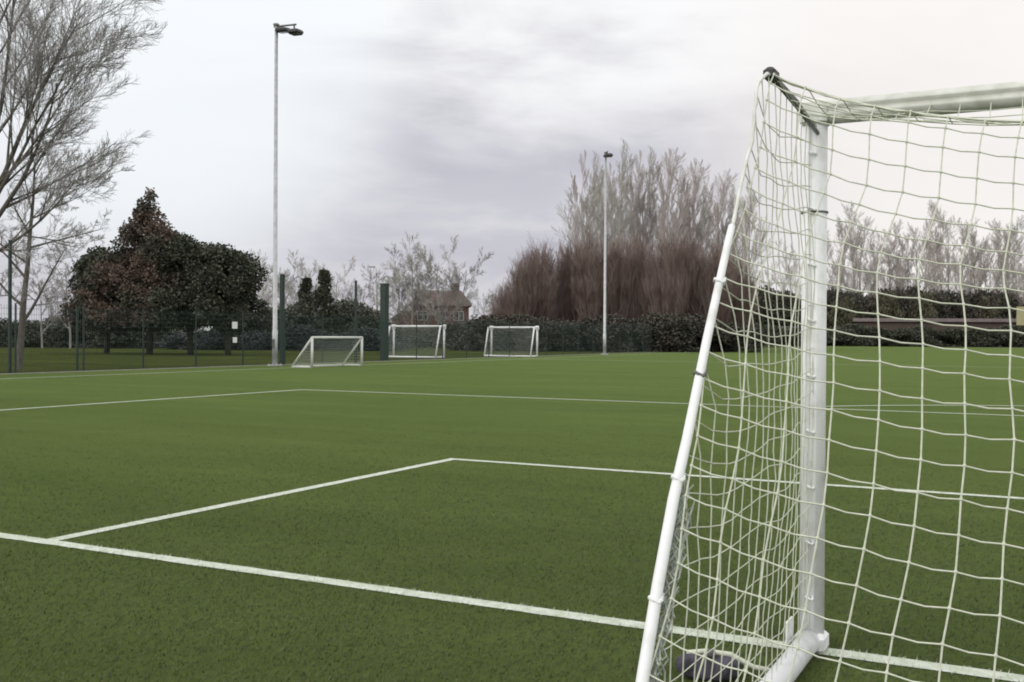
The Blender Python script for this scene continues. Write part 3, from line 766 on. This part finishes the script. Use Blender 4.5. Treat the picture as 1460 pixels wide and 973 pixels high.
# yellow board at the right edge
p = at(1457, 178); yb = empty('yellow_board', p, YAW, 'tall yellow board on two posts at the right edge of the picture', 'sign')
b = MB(); b.box((0, 0, 5.3), (1.9, .08, 3.2), bev=.02); b.build('panel', M['yellow'], yb)
for s in (-1, 1):
    b = MB(); b.tube([(s*.7, .1, 0), (s*.7, .1, 6.6)], .06, 8); b.build('post', M['steel_shade'], yb)
# far street lamp
p = at(537, 128); sl = empty('street_lamp', p, YAW+R(180), 'faint grey street lamp rising above the trees left of the thick fence post', 'street lamp')
b = MB(); b.tube([(0, 0, 0), (0, 0, 8.5), (.1, 0, 9.6), (.5, 0, 9.9)], [.09, .06, .05, .04], 8); b.build('pole', M['galv'], sl, True)
b = MB(); b.box((.65, 0, 9.85), (.9, .35, .22), bev=.07); b.build('lamp_head', M['galv'], sl)

# ------------------------------------------------------------------ parked vehicles
def car(loc, rz, paint, label, group, van=False):
    t = empty('parked_van' if van else 'parked_car', loc, rz, label, 'van' if van else 'car', group)
    if van:
        body = [(-2.5, .3), (2.45, .3), (2.52, .75), (2.35, 1.15), (1.65, 1.3), (1.05, 2.1), (.8, 2.2), (-2.4, 2.22), (-2.52, 2.0), (-2.55, .7)]
        glass = [(1.62, 1.36), (1.08, 2.02), (.45, 2.02), (.45, 1.36)]; wx = (1.6, -1.6); hw = .95; wsh = None
    else:
        body = [(-2.05, .28), (2.05, .28), (2.12, .55), (2.02, .78), (1.1, .93), (.95, .95), (-1.75, .98), (-2.05, .92), (-2.12, .6)]
        glass = [(1.05, .95), (.35, 1.36), (.0, 1.42), (-.95, 1.42), (-1.75, .98)]; wx = (1.28, -1.28); hw = .86; wsh = 1
    pm = paint
    b = MB(); b.prism(body, -hw, hw)
    if not van:
        b.prism([(.42, 1.40), (-.02, 1.475), (-.98, 1.46), (-1.2, 1.38)], -hw+.14, hw-.14)
        for s in (-1, 1):
            for (x0, x1) in ((.98, .36), (-.25, -.25), (-1.68, -1.08)):
                b.tube([(x0, s*(hw-.06), .96), (x1, s*(hw-.15), 1.42)], .035, 5)
    bo = b.build('body', pm, t)
    md = bo.modifiers.new('bevel', 'BEVEL'); md.width = .05; md.segments = 2; md.limit_method = 'ANGLE'
    b = MB()
    if van:
        b.prism(glass, -hw-.006, hw+.006)
        b.prism([(1.70, 1.36), (1.14, 2.06), (1.12, 2.05), (1.68, 1.35)], -hw+.1, hw-.1)
    else: b.prism(glass, -hw+.08, hw-.08)
    b.build('window', M['glass'], t)
    for x in wx:
        for s in (-1, 1):
            b = MB(); b.tube([(x, s*(hw-.16), .33), (x, s*(hw+.015), .33)], .33, 18); w = b.build('wheel', M['tyre'], t)
            b = MB(); b.tube([(x, s*(hw+.012), .33), (x, s*(hw+.028), .33)], .2, 12); b.build('rim', M['rim'], w)
    for s in (-1, 1):
        b = MB(); b.box((2.04 if not van else 2.42, s*.62, .68 if not van else .9), (.16, .3, .16), bev=.03); b.build('headlight', M['lens'], t)
    return t
CP = {'silver': mat('silver_car_paint', (.45, .46, .48), (.42, .43, .45), .3, 1, metal=.4), 'white': mat('white_van_paint', (.75, .76, .76), (.7, .71, .71), .35, 1),
      'blue': mat('dark_blue_car_paint', (.03, .04, .08), (.035, .045, .09), .3, 1), 'grey': mat('grey_car_paint', (.16, .17, .18), (.15, .155, .17), .3, 1),
      'red': mat('dark_red_car_paint', (.14, .03, .03), (.12, .03, .03), .3, 1)}
G = 'vehicles parked in front of the far buildings'
car(at(1206, 181), YAW+R(3), CP['silver'], 'silver car seen through the net just right of the near post', G)
car(at(1262, 181), YAW+R(183), CP['blue'], 'dark blue car left of the grey car seen through the net', G)
car(at(1308, 181.5), YAW, CP['grey'], 'mid grey car in front of the low brick building', G)
car(at(1408, 181), YAW+R(180), CP['red'], 'dark red car towards the right end of the low brick building', G)
car(at(1446, 181), YAW, CP['blue'], 'dark blue car below the yellow board', G)
car(at(1076, 182), YAW+R(5), CP['silver'], 'silver car seen between the white stanchion and the near post', G)
G = 'white vans behind the evergreens'
car(at(158, 112), YAW+R(15), CP['white'], 'white van glimpsed under the left part of the evergreen clump', G, True)
car(at(232, 110), YAW-R(10), CP['white'], 'white van glimpsed through the middle of the evergreen clump', G, True)
car(at(296, 111), YAW+R(5), CP['white'], 'white van glimpsed under the right part of the evergreen clump', G, True)

# ------------------------------------------------------------------ world and sun
w = bpy.data.worlds.new('World'); scene.world = w; w.use_nodes = True
nt = w.node_tree; N = nt.nodes; L = nt.links
for n in list(N): N.remove(n)
out = N.new('ShaderNodeOutputWorld'); bg = N.new('ShaderNodeBackground'); bg.inputs[1].default_value = .1; L.new(bg.outputs[0], out.inputs[0])
SUN_EL, SUN_AZ = R(32), R(215)       # azimuth clockwise from +Y: behind the camera, to the left
sky = N.new('ShaderNodeTexSky'); sky.sky_type = 'NISHITA'; sky.sun_disc = False; sky.sun_elevation = SUN_EL; sky.sun_rotation = SUN_AZ
tc = N.new('ShaderNodeTexCoord'); D = tc.outputs['Generated']
def dirv(px, py): return (FW+RT2*((px-730)/F)-UP2*((py-486.5)/F)).normalized()
def vm(op, a, c=None):
    n = N.new('ShaderNodeVectorMath'); n.operation = op; L.new(a, n.inputs[0])
    if c is not None: n.inputs[1].default_value = c
    return n
def mth(op, a, c=None, clamp=False):
    n = N.new('ShaderNodeMath'); n.operation = op; n.use_clamp = clamp
    for i, q in enumerate((a, c)):
        if q is None: continue
        if isinstance(q, (int, float)): n.inputs[i].default_value = q
        else: L.new(q, n.inputs[i])
    return n.outputs[0]
def lobe(px, py, width):
    """1 at a direction, falling smoothly to 0 at width (radians)"""
    d = vm('DOT_PRODUCT', D, tuple(dirv(px, py))).outputs['Value']
    mr = N.new('ShaderNodeMapRange'); mr.interpolation_type = 'SMOOTHERSTEP'
    mr.inputs['From Min'].default_value = math.cos(width); mr.inputs['From Max'].default_value = 1.0; L.new(d, mr.inputs['Value'])
    return mr.outputs[0]
def cmix(f, a, c):
    x = N.new('ShaderNodeMix'); x.data_type = 'RGBA'
    if isinstance(f, float): x.inputs[0].default_value = f
    else: L.new(f, x.inputs[0])
    for k, q in ((6, a), (7, c)):
        if isinstance(q, tuple): x.inputs[k].default_value = (*q, 1)
        else: L.new(q, x.inputs[k])
    return x.outputs[2]
def cloud(scale, st, det=6, rough=.55, off=(0, 0, 0), p0=.35, p1=.68):
    mp = N.new('ShaderNodeMapping'); mp.inputs['Scale'].default_value = st; mp.inputs['Location'].default_value = off; mp.inputs['Rotation'].default_value = (0, R(12), 0)
    L.new(D, mp.inputs[0]); n = N.new('ShaderNodeTexNoise'); n.inputs['Scale'].default_value = scale; n.inputs['Detail'].default_value = det; n.inputs['Roughness'].default_value = rough
    n.inputs['Distortion'].default_value = .4
    L.new(mp.outputs[0], n.inputs['Vector']); mr = N.new('ShaderNodeMapRange'); mr.interpolation_type = 'SMOOTHSTEP'
    mr.inputs['From Min'].default_value = p0; mr.inputs['From Max'].default_value = p1; L.new(n.outputs['Fac'], mr.inputs['Value']); return mr.outputs[0]
base = (.72, .715, .76); grey = (.56, .55, .61)
c = cmix(cloud(2.6, (1, 1, 3.2), off=(3.1, 1.7, .4)), grey, base)
c = cmix(mth('MULTIPLY', lobe(600, 350, .30), .7), c, (.57, .56, .63))           # heavier grey bank in the middle
c = cmix(mth('MULTIPLY', cloud(6.5, (1, 1, 3.2), off=(7, 2, 5), p0=.42, p1=.72), .55), c, (.84, .83, .84))
c = cmix(mth('MULTIPLY', cloud(4.6, (1, 1, 4.0), off=(1, 9, 2), p0=.44, p1=.74), .30), c, (.50, .50, .56))
sep = N.new('ShaderNodeSeparateXYZ'); L.new(D, sep.inputs[0])
hi = N.new('ShaderNodeMapRange'); hi.interpolation_type = 'SMOOTHSTEP'; hi.inputs['From Min'].default_value = .185; hi.inputs['From Max'].default_value = .30
wz = mth('ADD', sep.outputs['Z'], mth('MULTIPLY', mth('SUBTRACT', cloud(3.2, (1, 1, 3.0), off=(2, 4, 8), p0=.25, p1=.75), .5), .11)); L.new(wz, hi.inputs['Value'])
c = cmix(hi.outputs[0], c, (1.0, 1.0, 1.01))
c = cmix(mth('MULTIPLY', lobe(230, 60, .27), .9), c, (.96, 1.0, 1.03))            # bright break upper left
c = cmix(mth('MULTIPLY', lobe(1480, 130, .36), .85), c, (1.0, .955, .92))         # warm bright cloud to the right
# added fill: unseen sky overhead and behind the viewer, brightened to light the posts
up = N.new('ShaderNodeMapRange'); up.interpolation_type = 'SMOOTHSTEP'; up.inputs['From Min'].default_value = .36; up.inputs['From Max'].default_value = .85; L.new(sep.outputs['Z'], up.inputs['Value'])
back = vm('DOT_PRODUCT', D, tuple(-FH)).outputs['Value']; bk = N.new('ShaderNodeMapRange'); bk.interpolation_type = 'SMOOTHSTEP'; bk.inputs['From Min'].default_value = -.35; bk.inputs['From Max'].default_value = .6; L.new(back, bk.inputs['Value'])
f = mth('MAXIMUM', up.outputs[0], bk.outputs[0])
c = cmix(f, c, (1.28, 1.27, 1.25))
sc10 = vm('SCALE', c); sc10.inputs['Scale'].default_value = 10.0
fin = cmix(.96, sky.outputs[0], sc10.outputs[0])
L.new(fin, bg.inputs[0])

sd = bpy.data.lights.new('sun', 'SUN'); sd.energy = 1.0; sd.angle = R(35); sd.color = (1.0, .97, .92)
so = bpy.data.objects.new('sun', sd); COL.objects.link(so)
sv = Vector((math.sin(SUN_AZ)*math.cos(SUN_EL), math.cos(SUN_AZ)*math.cos(SUN_EL), math.sin(SUN_EL)))
so.rotation_euler = (-sv).to_track_quat('-Z', 'Y').to_euler()

# ------------------------------------------------------------------ camera
cd = bpy.data.cameras.new('camera'); cam = bpy.data.objects.new('camera', cd); COL.objects.link(cam)
cd.sensor_width = 36; cd.lens = F/1460*36; cd.clip_start = .05; cd.clip_end = 4000
mt = Matrix((RT2, UP2, -FW)).transposed().to_4x4(); mt.translation = CAM; cam.matrix_world = mt
scene.camera = cam
vs = scene.view_settings; vs.view_transform = 'Standard'; vs.look = 'None'; vs.exposure = 0; vs.gamma = 1; vs.use_curve_mapping = False
scene.render.engine = 'CYCLES'; scene.cycles.filter_width = 1.9
